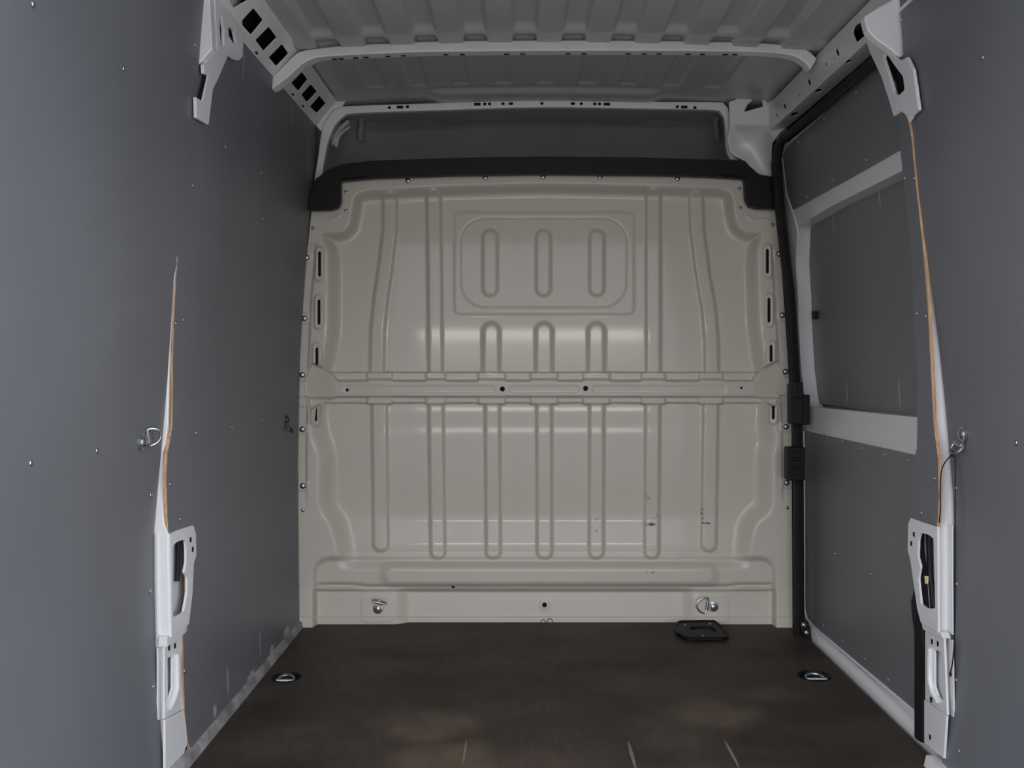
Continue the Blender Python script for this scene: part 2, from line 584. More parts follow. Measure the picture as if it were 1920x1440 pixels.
# roof beams
beam = ribbon_box('roof_beam', [(505, 150), (530, 124), (555, 100), (568, 94), (592, 91), (632, 86), (720, 81), (810, 77), (1020, 75), (1230, 76), (1410, 79), (1480, 85), (1508, 90), (1522, 99), (1532, 110)],
                  [(508, 168), (540, 144), (566, 120), (580, 112), (598, 107), (635, 104), (720, 100), (810, 97), (1020, 95), (1230, 95), (1405, 97), (1470, 101), (1497, 108), (1512, 119), (1520, 130)], 2.98, 0.045, BODY, ceiling)
lip = ribbon_box('beam_flange', [(508, 172), (540, 150), (566, 126), (582, 117), (600, 112), (640, 109), (810, 102), (1020, 100), (1230, 100), (1405, 102), (1470, 106), (1495, 112), (1508, 122), (1516, 134)],
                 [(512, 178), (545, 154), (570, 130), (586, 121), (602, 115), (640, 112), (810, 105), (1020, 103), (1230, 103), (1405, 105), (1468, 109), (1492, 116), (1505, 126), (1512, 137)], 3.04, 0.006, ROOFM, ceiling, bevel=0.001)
for hx in (627, 640, 667, 686, 727, 756, 836, 867, 950, 980, 1065, 1095, 1178, 1208, 1236, 1290, 1317, 1360, 1378):
    hy = 103 + 6.0 * ((hx - 1020) / 400) ** 2
    d = 3.01
    z = P(hx, float(I(hx, [600, 720, 810, 1020, 1230, 1405, 1470], [107, 100, 97, 95, 95, 97, 101])), 2.98).z
    x = (hx - VX) * d / F
    mesh('painted_hole', [(x - .008, d - .006, z - .0006), (x + .008, d - .006, z - .0006), (x + .008, d + .006, z - .0006), (x - .008, d + .006, z - .0006)], [(0, 1, 2, 3)], DARK, beam)  # flat dark patch painting a hole's shade under the beam
header = ribbon_box('roof_beam', [(586, 352), (590, 330), (595, 300), (602, 250), (608, 228), (628, 203), (642, 199), (715, 196), (810, 193), (1016, 187), (1230, 190), (1345, 191), (1362, 197), (1369, 212), (1371, 250), (1374, 285), (1384, 300)],
                    [(602, 352), (604, 332), (607, 305), (615, 265), (627, 236), (643, 218), (656, 213), (715, 210), (810, 207), (1016, 201), (1230, 204), (1337, 206), (1354, 213), (1359, 226), (1361, 250), (1363, 282), (1370, 299)], 3.62, 0.03, BODY, ceiling)
for hx, w in ((730, 3), (750, 6), (764, 3), (895, 6), (909, 3), (918, 3), (943, 3), (958, 4), (1016, 3), (1074, 4), (1090, 3), (1115, 3), (1124, 3), (1138, 6), (1270, 3), (1283, 6), (1303, 3)):
    hy = 194 + 8.0 * ((hx - 1018) / 290) ** 2
    s = plane_surf((0, 3.62, CH), (1, 0, 0), (0, 0, 1), (0, -1, 0))
    pts = [(hx - w, hy - 2.6), (hx + w, hy - 2.6), (hx + w, hy + 2.6), (hx - w, hy + 2.6)]
    plate('painted_hole', s, pts, DARK, header, off=0.0008, thick=0.002, rpx=0 if w > 4 else 2.4)  # dark patch on the face stands in for the shaded hole

# left ladder rail: a slanted perforated box section
RO = Vector((-0.765, 0, 1.882)); RV = Vector((0.080, 0, 0.090))
SLR = plane_surf(RO, (0, 1, 0), RV, (1, 0, -1))
rl = RV.length
wins = []
for q in ([(400, 8), (470, -60), (550, -2), (436, 64)], [(480, 170), (580, 60), (655, 155), (565, 265)], [(595, 300), (695, 200), (757, 285), (660, 385)], [(695, 430), (795, 330), (845, 405), (755, 500)],
          [(865, 622), (945, 540), (988, 600), (920, 685)], [(940, 710), (1010, 632), (1060, 690), (985, 770)], [(1005, 800), (1075, 717), (1125, 780), (1060, 850)]):
    wins.append([SLR.hit(330 + x / 4, y / 4) for x, y in q])
wins = [rounded(w, 0.006, 3) for w in wins]
rail_l = plate('side_rail', SLR, [(2.0, -0.006), (3.63, -0.006), (3.63, rl), (2.0, rl)], BODY, wall_left, holes=wins, thick=0.003, px=False)
plate('rail_backing', SLR, [(1.9, -0.012), (3.66, -0.012), (3.66, rl), (1.9, rl)], DARK, wall_left, thick=0.003, off=-0.05, px=False)
for hx, hy in ((453, 66), (481, 99), (549, 177), (568, 199), (565, 213)):
    c = SLR.hit(hx, hy)
    plate('painted_hole', SLR, rounded([(c[0] - .012, c[1] - .003), (c[0] + .012, c[1] - .003), (c[0] + .012, c[1] + .003), (c[0] - .012, c[1] + .003)], .003), DARK, rail_l, off=0.0008, thick=0.002, px=False)  # hole shade painted as a dark patch on the rail
# cap that joins the rail to the front beam
plate('corner_gusset', depth_plane(3.60), [(592, 236), (608, 214), (622, 196), (632, 186), (650, 186), (640, 199), (622, 206), (606, 232), (602, 246)], BODY, wall_left, thick=0.02, bevel=0.003)

# right cant rail
SRI = plane_surf((0.93, 0, 0), (0, 1, 0), (0, 0, 1), (-1, 0, 0))
rh = [[SRI.hit(*p) for p in rounded(q, 5)] for q in ([(1598, 60), (1602, 49), (1617, 40), (1626, 55), (1622, 66), (1606, 80)],)]
for (x, y), (a, bb) in (((1570, 98), (2.6, 7)), ((1517, 154), (2.4, 6.5)), ((1471, 199), (2, 5)), ((1549, 120), (1.4, 4)), ((1564, 109), (1.3, 2)), ((1498, 178), (1.2, 2.2)), ((1457, 216), (1.3, 3.5)), ((1416, 243), (3.2, 6))):
    rh.append([SRI.hit(x + a * math.cos(t) - 0.35 * bb * math.sin(t), y - bb * math.sin(t)) for t in np.linspace(0, 2 * math.pi, 12, endpoint=False)] if x > 1430 else None)
rh = [h for h in rh if h]
rail_r = plate('side_rail', SRI, [(2.0, 1.853), (3.58, 1.853), (3.58, 1.952), (2.0, 1.952)], BODY, wall_right, holes=rh, thick=0.003, px=False, bevel=0.0008)
SRB = plane_surf((0.93, 0, 1.853), (0, 1, 0), (0.07, 0, 0.017), (0, 0, -1))
rb = []
for (x, y) in ((1590, 116), (1535, 170), (1490, 214)):
    rb.append([SRB.hit(x + 7 * math.cos(t), y - 3.2 * math.sin(t) - 1.5 * math.cos(t)) for t in np.linspace(0, 2 * math.pi, 12, endpoint=False)])
plate('rail_underside', SRB, [(2.0, 0), (3.58, 0), (3.58, 0.072), (2.0, 0.072)], BODY, wall_right, holes=rb, thick=0.003, px=False)
box('rail_backing', (0.985, 1.9, 1.88), (1.0, 3.62, 2.02), DARK, wall_right)
box('rail_flange', (0.93, 2.0, 1.951), (0.952, 3.58, 1.955), BODY, wall_right)

# front right corner gusset
gus = plate('corner_gusset', depth_plane(3.58), [(1367, 190), (1380, 186), (1400, 166), (1412, 152), (1428, 154), (1441, 166), (1457, 186), (1445, 206), (1452, 216), (1458, 234), (1478, 235), (1462, 250), (1449, 268), (1446, 300), (1446, 333), (1428, 330), (1412, 316), (1398, 302), (1380, 294), (1368, 284), (1364, 260), (1369, 230)],
            BODY, wall_right, holes=[[(1396, 209), (1402, 196), (1420, 180), (1430, 190), (1431, 199)], [(1426, 172), (1434, 166), (1451, 182), (1440, 192)]], thick=0.012, bevel=0.004)
# rounded lower bulge of the corner
gx, gy = np.meshgrid(np.linspace(1366, 1447, 40), np.linspace(232, 333, 44))
poly = [(1370, 236), (1440, 236), (1446, 262), (1446, 331), (1428, 328), (1412, 314), (1398, 300), (1380, 291), (1370, 280)]
dd = sd_poly(gx, gy, poly)
hh = 0.045 * np.sqrt(np.clip(dd / 26, 0, 1)) - 0.004
for _ in range(14):
    hp = np.pad(hh, 1, mode='edge')
    hh = (hp[:-2, 1:-1] + hp[2:, 1:-1] + hp[1:-1, :-2] + hp[1:-1, 2:] + hp[1:-1, 1:-1]) / 5
Dg = 3.578 - hh
pp = np.stack([(gx - VX) * Dg / F, Dg, CH + (VY - gy) * Dg / F], -1)
mk = (dd[:-1, :-1] > -2) & (dd[1:, 1:] > -2)
grid_mesh('corner_bulge', pp, BODY, gus, mk)

# over-cab headliner seen above the bulkhead
gx, gy = np.meshgrid(np.linspace(-0.80, 0.98, 60), np.linspace(0, 1, 24))
cx_ = np.clip((np.abs(gx - XC) - 0.62) / 0.25, 0, 1)
yy = 4.06 - 0.22 * cx_ ** 2 - 0.05 * (gy - 0.4) ** 2 - 0.30 * gy ** 4
zz = 1.70 + 0.36 * gy
liner = grid_mesh('headliner', np.stack([gx, yy, zz], -1), LINER, wall_front)
for sgn, x0 in ((-1, 678), (1, 1342)):
    pa = [P(x0 + 4 * sgn, 216, 3.86), P(x0, 228, 3.88), P(x0 + 2 * sgn, 245, 3.90), P(x0 + 2 * sgn, 262, 3.92)]
    sweep('pressing', smooth_line(pa, 14), circ(0.012, 8), LINER, liner)
shelf = box('cab_shelf', (-0.80, 3.66, 1.66), (0.98, 4.10, 1.70), BLACK, wall_front)
box('side_trim', (-0.84, 3.66, 1.60), (-0.80, 4.28, 2.06), LINER, wall_front)
box('side_trim', (0.98, 3.66, 1.60), (1.02, 4.28, 2.06), LINER, wall_front)
# pale tubes drawing the streaks on the cab side trim at the left
for k, (a, b_, w) in enumerate((((624, 272), (652, 228), .010), ((630, 276), (655, 238), .005), ((622, 262), (640, 232), .004))):
    sweep('pale_streak', smooth_line([P(a[0], a[1], 3.75), P((a[0] + b_[0]) / 2 - 5, (a[1] + b_[1]) / 2 - 4, 3.77), P(b_[0], b_[1], 3.8)], 14), circ(w, 8), BODY, wall_front)

# ------------------------------------------------------------------ left wall: plywood panels and pillar
def screw_mesh():
    V, Fc = lathe_data([(0.0062, 0), (0.0058, 0.0012), (0.004, 0.0026), (0.0012, 0.0031)], 10)
    me = bpy.data.meshes.new('screw'); me.from_pydata(V, [], Fc); me.materials.append(ZINC)
    me.polygons.foreach_set('use_smooth', [True] * len(me.polygons)); me.update()
    return me


SCREW = screw_mesh()


def screws(surf, pts, parent, off=0.0, me=SCREW, name='screw', scale=1.0):
    for px_, py_ in pts:
        s, t = surf.hit(px_, py_)
        p = surf.pos(s, t, off); q = surf.pos(s, t, off + 0.01)
        o = bpy.data.objects.new(name, me)
        o.location = p; o.rotation_euler = (q - p).to_track_quat('Z', 'Y').to_euler()
        o.scale = (scale,) * 3
        COL.objects.link(o); o.parent = parent


def hits(surf, L): return [surf.hit(*p) for p in L]


near_l = plate('plywood_panel', SLn, [(RE, 0.0), (2.285, 0.0), (2.285, 1.2), (2.335, 1.34), (2.335, 1.93), (RE, 1.93)], [PLY, PLYEDGE], wall_left, thick=0.012, step=0.12, px=False, smooth=True)
tag(near_l, 'grey plywood lining panel nearest the camera on the left')
screws(SLn, [(62, 8), (232, 129), (365, 84), (58, 868), (182, 845), (283, 928), (282, 1108), (287, 1287)], near_l)

e = hits(SL, [(357, 236), (345, 350), (334, 480), (328, 560), (325, 640), (324, 720), (323, 800), (319, 825), (314, 850), (312, 900), (314, 970), (316, 1003), (352, 994), (352, 1184), (343, 1190), (346, 1330), (352, 1392)])
PLYL = ply('grey_plywood_left', marks=[(3.06, 0.10, .006, .05, .9), (2.72, 0.09, .006, .06, .8), (2.42, 1.82, .006, .05, .0), (3.2, 0.035, .03, .02, .8), (2.95, 0.03, .05, .02, .7), (2.6, 0.05, .02, .02, .7), (3.4, 0.04, .05, .02, .8),
                                       (2.68, 1.82, .004, .05, .7), (3.25, 1.83, .004, .05, .7)])
mid_l = plate('plywood_panel', SL, e + [(2.42, 0.012), (3.60, 0.012), (3.62, 1.0), (3.63, 1.882), (2.30, 1.882)], [PLYL, PLYEDGE], wall_left, thick=0.009, step=0.1, px=False, smooth=True)
tag(mid_l, 'grey plywood lining panel between the left pillar and the bulkhead')
screws(SL, [(368, 812), (435, 801), (490, 788), (319, 908), (338, 973), (423, 275), (362, 348), (493, 410), (490, 324), (345, 600), (330, 606), (346, 1258)], mid_l)

base_l = sweep('baseboard_left', [(-0.826, y, 0.008) for y in np.linspace(1.9, 3.62, 40)], [(0.022, -0.004), (0.012, 0.010), (-0.008, 0.016), (-0.008, -0.006)], SEALANT, up=(0, 0, 1))
tag(base_l, 'grey sealant strip along the foot of the left wall', kind='structure')


def cavity(name, surf, outline, parent, depth, mat=BODY):
    return plate(name, surf, outline, mat, parent, off=-depth, thick=0.003)


pl = empty('pillar', (-0.85, 2.30, 0)); pl.parent = wall_left; pl.matrix_parent_inverse = Matrix()
DL = depth_plane(2.29)
plate('rear_face', DL, [(331, 480), (323, 560), (319, 640), (316.5, 720), (315, 800), (311, 825), (306, 850), (305, 900), (308, 985), (315, 1001), (317, 1193), (312, 1210), (313, 1345), (317, 1432), (300, 1436), (286, 1360), (278, 1280), (276, 1000), (278, 900), (286, 850), (296, 790), (300, 720), (314, 600), (326, 500)], BODY, pl, thick=0.010, bevel=0.003)
plate('inner_face', SL, [(314, 1001), (330, 994), (348, 988), (358, 985), (363, 1000), (364, 1040), (359, 1058), (357, 1110), (350, 1170), (317, 1195)], BODY, pl,
      holes=[[(319, 1028), (324, 1018), (340, 1011), (344, 1016), (345, 1030), (345, 1055), (341, 1073), (347, 1082), (347, 1110), (340, 1148), (320, 1158)]], thick=0.006, off=0.006, hpx=4, bevel=0.0015)
plate('step_face', SL, [(312, 1194), (350, 1169), (346, 1187), (312, 1213)], BODY, pl, thick=0.02, off=0.002)
plate('inner_face', SL, [(312, 1210), (343, 1186), (343, 1240), (346, 1330), (312, 1348)], BODY, pl,
      holes=[[(315, 1236), (327, 1229), (327, 1290), (321, 1310), (315, 1320)]], thick=0.006, off=-0.004, hpx=4, bevel=0.001)
sweep('opening_lip', [SL.pos(*SL.hit(x, y), 0.0) for x, y in ((331, 1226), (332, 1260), (332, 1292), (326, 1312), (318, 1328))], circ(0.006, 8), BODY, pl)
plate('foot_plate', SL, [(312, 1349), (346, 1331), (353, 1392), (340, 1432), (312, 1455)], BODY, pl, thick=0.006, off=-0.002)
cavity('cavity_wall', SL, [(312, 1000), (370, 985), (370, 1180), (314, 1200)], pl, 0.022, BODY)
cavity('cavity_wall', SL, [(312, 1215), (370, 1190), (370, 1340), (312, 1350)], pl, 0.020, BODY)
sweep('dark_run', [SL.pos(*SL.hit(x, y), -0.012) for x, y in ((343, 1006), (343, 1040), (342, 1075), (341, 1090))], circ(0.006, 8), BLACK, pl)  # black tube draws the dark stripe inside the opening
for x, y in ((353, 1012), (357, 1030), (320, 1215), (331, 1211)):
    c = SL.hit(x, y)
    o_ = 0.0066 if y < 1100 else -0.0034
    plate('painted_hole', SL, [(c[0] - .005, c[1] - .006), (c[0] + .005, c[1] - .006), (c[0] + .005, c[1] + .006), (c[0] - .005, c[1] + .006)], DARK, pl, off=o_, thick=0.002, px=False)  # dark square on the plate paints the hole's shade
# upper part of the left pillar
DLt = depth_plane(2.34)
plate('upper_rear_face', DLt, [(377, -40), (393, -40), (394, 20), (398, 92), (370, 123), (371, 60)], BODY, pl, thick=0.03, bevel=0.003)
plate('upper_inner_face', SL, [(391, -30), (440, -30), (447, 71), (446, 106), (438, 114), (430, 112), (418, 104), (399, 148), (389, 168), (381, 234), (358, 221), (357, 182), (369, 190), (380, 142), (372, 138), (371, 122), (397, 93)],
      BODY, pl, holes=[rounded([(401, 32), (405, 28), (410, 56), (410, 88), (404, 84)], 2), rounded([(418, 49), (429, 57), (434, 82), (428, 81), (419, 67)], 3)], thick=0.008, off=0.014, bevel=0.0015)
plate('upper_hook', DLt, [(340, 220), (341, 203), (347, 201), (350, 204), (358, 206), (360, 222), (356, 243)], BODY, pl, thick=0.02, bevel=0.002)
plate('slot_shade', SL, [(398, 24), (438, 40), (438, 88), (400, 92)], DARK, pl, thick=0.002, off=0.004)  # dark sheet stands in for the shade inside the slots
plate('slot_shade', SL, [(389, 127), (383, 139), (371, 189), (366, 186), (377, 141)], DARK, pl, thick=0.002, off=0.010)  # dark patch painted for the shaded slit beside the pillar

# ------------------------------------------------------------------ right wall: near panel, strip, pillar
near_r = plate('plywood_panel', SRn, [(RE, 0.0), (2.325, 0.0), (2.325, 1.25), (2.345, 1.30), (2.345, 1.93), (RE, 1.93)], [PLY, PLYEDGE], wall_right, thick=0.012, step=0.12, px=False, smooth=True)
tag(near_r, 'grey plywood lining panel nearest the camera on the right')
screws(SRn, [(1690, 37), (1842, 108), (1905, 830), (1792, 915), (1793, 1095), (1792, 1275), (1797, 1408)], near_r)
strip = plate('plywood_strip', SR, [(1684, 219), (1699, 208), (1704, 214), (1712, 260), (1722, 360), (1735, 480), (1744, 600), (1749, 700), (1754, 800), (1758, 830), (1762, 860), (1763, 920), (1761, 975), (1759, 988), (1712, 972), (1708, 960), (1709, 900), (1715, 870), (1722, 840), (1723, 720), (1714, 540), (1702, 380), (1693, 300), (1684, 222)],
              [PLY, PLYEDGE], wall_right, thick=0.009, off=0.004, step=0.08, smooth=True)
tag(strip, 'narrow grey plywood strip on the pillar behind the sliding door')
screws(SR, [(1699, 334), (1717, 334), (1721, 588), (1738, 593), (1755, 897), (1730, 962)], strip, 0.004)

pr = empty('pillar', (1.02, 2.34, 0)); pr.parent = wall_right; pr.matrix_parent_inverse = Matrix()
DR = depth_plane(2.34)
plate('rear_face', DR, [(1735, 480), (1746, 600), (1752, 700), (1757, 800), (1761, 830), (1765, 860), (1766, 920), (1763, 985), (1760, 1000), (1762, 1185), (1768, 1196), (1773, 1341), (1768, 1420), (1776, 1420), (1788, 1340), (1796, 1270), (1798, 1000), (1793, 880), (1780, 800), (1775, 720), (1758, 600), (1742, 490)], BODY, pr, thick=0.010, bevel=0.004)
plate('inner_face', SR, [(1712, 971), (1730, 978), (1762, 988), (1763, 1186), (1731, 1168), (1724, 1141), (1711, 1049), (1706, 1032), (1707, 982)], BODY, pr,
      holes=[[(1730, 999), (1745, 1002), (1755, 1010), (1758, 1141), (1743, 1141), (1731, 1133), (1726, 1085), (1730, 1062), (1725, 1045), (1726, 1012)]], thick=0.006, off=0.006, hpx=4, bevel=0.0015)
plate('step_face', SR, [(1729, 1166), (1765, 1186), (1769, 1197), (1732, 1180)], BODY, pr, thick=0.02, off=0.002)
plate('inner_face', SR, [(1733, 1178), (1768, 1195), (1774, 1341), (1733, 1311)], BODY, pr,
      holes=[[(1750, 1217), (1764, 1224), (1767, 1316), (1757, 1307), (1750, 1285)]], thick=0.006, off=-0.002, hpx=4, bevel=0.001)
sweep('opening_lip', [SR.pos(*SR.hit(x, y), 0.002) for x, y in ((1746, 1215), (1745, 1245), (1745, 1275), (1750, 1298), (1760, 1315))], circ(0.006, 8), BODY, pr)
plate('foot_plate', SR, [(1733, 1312), (1774, 1342), (1769, 1422), (1733, 1392)], BODY, pr, thick=0.006, off=0.0)
cavity('cavity_wall', SR, [(1700, 985), (1766, 985), (1767, 1190), (1700, 1165)], pr, 0.024)
cavity('cavity_wall', SR, [(1725, 1185), (1772, 1200), (1774, 1345), (1725, 1310)], pr, 0.018)
sweep('dark_run', [SR.pos(*SR.hit(x, y), -0.012) for x, y in ((1733, 998), (1734, 1050), (1735, 1080), (1738, 1100), (1742, 1148))], circ(0.008, 8), BLACK, pr)  # black tube draws the dark stripe in this opening too
TAPE, _nt, _b = base_mat('yellow_tape', (0.55, 0.45, 0.22), 0.6); bump(_nt, _b, 80, 0.1)
sweep('tape', [SR.pos(*SR.hit(x, y), -0.008) for x, y in ((1734, 1080), (1735, 1094))], circ(0.009, 8), TAPE, pr)
for x, y, o_ in ((1718, 1002, .0066), (1713, 1019, .0066), (1746, 1203, -.0014), (1757, 1207, -.0014), (1744, 1382, .0006), (1745, 1312, .0)):
    c = SR.hit(x, y)
    plate('painted_hole', SR, [(c[0] - .005, c[1] - .006), (c[0] + .005, c[1] - .006), (c[0] + .005, c[1] + .006), (c[0] - .005, c[1] + .006)], DARK, pr, off=o_, thick=0.002, px=False)  # shade of each small hole painted as a dark square
DRt = depth_plane(2.36)
plate('upper_rear_face', DRt, [(1620, 31), (1650, 12), (1684, -6), (1700, -6), (1702, 106), (1693, 105), (1688, 108), (1668, 92), (1640, 72), (1626, 56)], BODY, pr, thick=0.03, bevel=0.003)
plate('upper_inner_face', SR, [(1624, 52), (1645, 70), (1672, 92), (1690, 110), (1697, 114), (1710, 107), (1721, 130), (1726, 162), (1732, 206), (1720, 217), (1713, 229), (1707, 216), (1699, 208), (1684, 218), (1676, 190), (1661, 144), (1639, 98)],
      BODY, pr, holes=[rounded([(1668, 99), (1676, 108), (1686, 123), (1702, 144), (1705, 168), (1694, 179), (1686, 175), (1676, 141), (1665, 108)], 3)], thick=0.008, off=0.012, bevel=0.0015)
GREENGREY, _nt, _b = base_mat('primer_grey_green', (0.16, 0.18, 0.16), 0.6); bump(_nt, _b, 40, 0.1)
cavity('cavity_wall', SR, [(1640, 80), (1715, 90), (1720, 190), (1660, 190)], pr, 0.03, GREENGREY)

# threshold strip by the right pillar
base_r = sweep('baseboard_right', [(1.02, y, 0.010) for y in np.linspace(1.9, 2.37, 12)], [(0.016, 0.016), (0.016, -0.016), (-0.01, -0.022), (-0.01, 0.022)], BODY, up=(0, 0, 1))
tag(base_r, 'pale sill strip at the foot of the right pillar', kind='structure')

# ------------------------------------------------------------------ sliding door
win_hole = [SD.hit(*p) for p in [(1494, 425), (1560, 386), (1700, 316)]]
win_low = [SD.hit(*p) for p in [(1512, 762), (1700, 778)]]
col_edge = [SD.hit(*p) for p in [(1508, 740), (1502, 690), (1497, 600), (1492, 500)]]
wh = rounded([win_hole[0], win_hole[1], (2.42, win_hole[2][1] + .0), (2.42, win_low[1][1])] + [win_low[0]] + col_edge, [0.03, 0, 0, 0, 0.03] + [0.02] * len(col_edge), 4)
door = plate('door_1', SD, rounded([(2.36, -0.06), (3.95, -0.06), (3.95, 1.60), (3.75, 1.80), (2.36, 1.80)], 0.05), BODY, None, holes=[wh], thick=0.06, step=0.08, px=False, smooth=True)
tag(door, 'closed sliding side door with grey plywood infill panels', kind='structure')
box('outer_skin', (1.15, 2.3, -0.08), (1.165, 4.1, 1.95), BODY, door)


def door_px(L): return [SD.hit(*p) for p in L]


ux = door_px([(1470, 296), (1477, 276), (1560, 203), (1672, 106)])
ul = door_px([(1684, 284), (1600, 332), (1489, 394), (1480, 365), (1472, 335)])
PLYD = ply('grey_plywood_door', (0.145, 0.149, 0.153))
upd = plate('plywood_panel', SD, rounded(ux[:3] + [(2.42, ux[3][1] + 0.0), (2.42, ul[0][1])] + ul[1:], 0.012, 3), PLYD, door, px=False, thick=0.006, off=0.005, step=0.09, smooth=True)
tag(upd, 'grey plywood infill above the sliding door beam')
screws(SD, [(1608, 173), (1548, 222), (1500, 265), (1627, 300), (1566, 338), (1516, 369), (1474, 341)], upd, 0.005)
SDW = wall_surf(lambda s, t: XRz(t) + 0.10, -1)
WM = [(*SDW.hit(x, y), 0.006, 0.05, 1.0) for x, y in ((1585, 736), (1683, 738), (1645, 363), (1559, 413))]
PLYW = ply('grey_plywood_window', (0.155, 0.158, 0.160), marks=WM)
mdd = plate('plywood_panel', SD, [(2.38, 0.84), (3.85, 0.84), (3.85, 1.56), (2.38, 1.56)], PLYW, door, px=False, thick=0.006, off=-0.05, step=0.09, smooth=True)
tag(mdd, 'grey plywood filling the sliding door window opening')
lo = door_px([(1510, 808), (1712, 851)])
lb = door_px([(1722, 1334), (1530, 1176)])
ll = door_px([(1516, 1160), (1512, 1140)])
lwo = [lo[0], (2.42, lo[1][1]), (2.42, lb[0][1] + 0.0)] + [(lb[1][0], lb[1][1])] + ll
lwd = plate('plywood_panel', SD, lwo, PLYD, door, px=False, thick=0.006, off=0.005, step=0.09, smooth=True)
tag(lwd, 'grey plywood lower infill of the sliding door')
screws(SD, [(1547, 815), (1583, 828), (1619, 841), (1662, 852), (1707, 863), (1569, 1038), (1636, 1077), (1547, 1173), (1583, 1203), (1624, 1236), (1668, 1275), (1721, 1217)], lwd, 0.005)
# raised bead that frames the lower panel
bead = [lo[0]] + [ll[1], ll[0], lb[1], (2.42, lb[0][1])]
bead = resample(bead, 90)
sweep('panel_bead', [SD.pos(s_, t_, 0.006) for s_, t_ in bead], circ(0.0045, 6), BODY, door)
bd2 = resample(ux[:1] + door_px([(1478, 368), (1490, 400), (1500, 440), (1497, 480)]), 30)
sweep('panel_bead', [SD.pos(s_ + .0, t_, 0.004) for s_, t_ in bd2], circ(0.0035, 6), BODY, door)
# bulged lower sill of the door
sill = []
zb = 0.5 * (lb[0][1] + lb[1][1])
prof = [(-0.06, -0.01), (-0.03, 0.022), (0.0, 0.026), (0.025, 0.020), (zb - 0.012, 0.004), (zb - .012, -.01)]
V, Fc = [], []
ys = np.linspace(2.40, 3.90, 20)
for y in ys:
    V += [SD.pos(float(y), z, o_) for z, o_ in prof]
m_ = len(prof)
for i in range(len(ys) - 1):
    for k in range(m_ - 1): Fc.append((i * m_ + k, i * m_ + k + 1, (i + 1) * m_ + k + 1, (i + 1) * m_ + k))
mesh('door_sill', V, Fc, BODY, door, smooth=True)
c = SDW.hit(1529, 591)
plate('clip', SDW, rounded([(c[0] - .02, c[1] - .015), (c[0] + .02, c[1] - .015), (c[0] + .02, c[1] + .015), (c[0] - .02, c[1] + .015)], .004), BLACK, door, px=False, thick=0.012, off=0.008)

# ------------------------------------------------------------------ bulkhead (pressed steel sheet)
D0, K = 3.62, 0.00201
step = 1.7
nu, nv = 552, 506
u = np.linspace(0, 1, nu)[None, :]
v = np.linspace(0, 1, nv)[:, None]
Ledge = lambda y: I(y, [326, 392, 460, 560, 700, 850, 1180], [590, 583, 576, 566, 560, 557, 559])
Redge = lambda y: I(y, [326, 392, 470, 600, 700, 800, 1180], [1450, 1457, 1464, 1473, 1479, 1484, 1486])
yy0 = 326 + v * (1182 - 326) + 0 * u
PX = Ledge(yy0) + u * (Redge(yy0) - Ledge(yy0))
top = 326 + 12 * ((PX - 1018) / 379) ** 2
PY = top + v * (1182 - top)
X, Y = PX, PY
mainpoly = [(662, 362), (690, 354), (850, 346), (1020, 342), (1190, 345), (1350, 350), (1375, 358), (1380, 400), (1386, 424), (1400, 433), (1434, 434), (1428, 450), (1424, 470), (1428, 600), (1432, 640), (1440, 690), (1452, 790), (1462, 820), (1460, 840), (1455, 852), (1454, 945), (1446, 966), (1420, 985), (1412, 1040), (1412, 1100), (630, 1100), (628, 1040), (615, 985), (600, 966), (592, 945), (592, 852), (580, 825), (578, 800), (598, 690), (608, 640), (611, 600), (611, 470), (602, 448), (596, 434), (640, 432), (651, 424), (656, 400)]
sd = sd_poly(X, Y, rounded(mainpoly, 30, 4))
fade = 0.30 * sm((Y - 960) / 75) + 0.70 * sm((Y - 1034) / 38)
depth = 25 * (1 - fade)
slopew = 23 + 8 * sm((Y - 440) / 60) + 12 * sm((Y - 760) / 60)
H = -depth * sm(sd / slopew)
inner = sm(sd / 30)
# gentle vertical crown of the sheet
ty = np.linspace(300, 1200, 901)
sl = 0.030 * (sm((ty - 385) / 20) * sm((600 - ty) / 40)) - 0.055 * (sm((ty - 832) / 24) * sm((992 - ty) / 36)) + 0.036 * np.exp(-((ty - 768) / 10) ** 2) + 0.047 * np.exp(-((ty - 808) / 16) ** 2) - 0.010 * np.exp(-((ty - 640) / 30) ** 2)
cr = np.cumsum(sl); cr -= cr[500]
H += inner * np.interp(Y, ty, cr) * (1 - fade)


def rib(cl, hw, amp, w=8.0, y0=None, y1=None):
    global H
    d = d_line(X, Y, cl)
    m = sm((hw + 1.5 - d) / w)
    if y0 is not None: m = m * sm((Y - y0) / 6)
    if y1 is not None: m = m * sm((y1 - Y) / 6)
    H = H + amp * m


A = 8.0
rib([(731, 372), (731, 430), (724, 490), (714, 560), (708, 620), (706, 720)], 15.5, A)
rib([(813, 368), (815, 500), (817, 720)], 15.5, A)
rib([(1225, 366), (1225, 500), (1225, 720)], 16, A)
rib([(1305, 372), (1307, 430), (1317, 510), (1329, 580), (1334, 640), (1335, 720)], 15.5, A)
for cx in (921, 1020, 1118): rib([(cx, 621), (cx, 720)], 19, A, 10)
for cx in (919, 1019, 1119): rib([(cx, 445), (cx, 541)], 16.5, 6.5, 9)
for (x0, x1, yb, r) in ((711, 714, 1020, 16.5), (817, 821, 1034, 16), (923, 925, 1034, 16), (1020, 1021, 1034, 16.5), (1119, 1118, 1034, 16), (1224, 1222, 1034, 16), (1333, 1329, 1020, 16.5)):
    rib([(x0, 740), (x1, yb)], r, A)
# window pressing and its cover
so = sd_rbox(X, Y, 1020.5, 493.5, 170.5, 97.5, 13)
H += 2.4 * sm((1.0 - so) / 6)
si = sd_rbox(X, Y, 1019.5, 492.5, 156.5, 83.5, 46)
H += 0.9 * sm((0.8 - si) / 1.8) - 1.2 * np.exp(-(si / 1.6) ** 2)
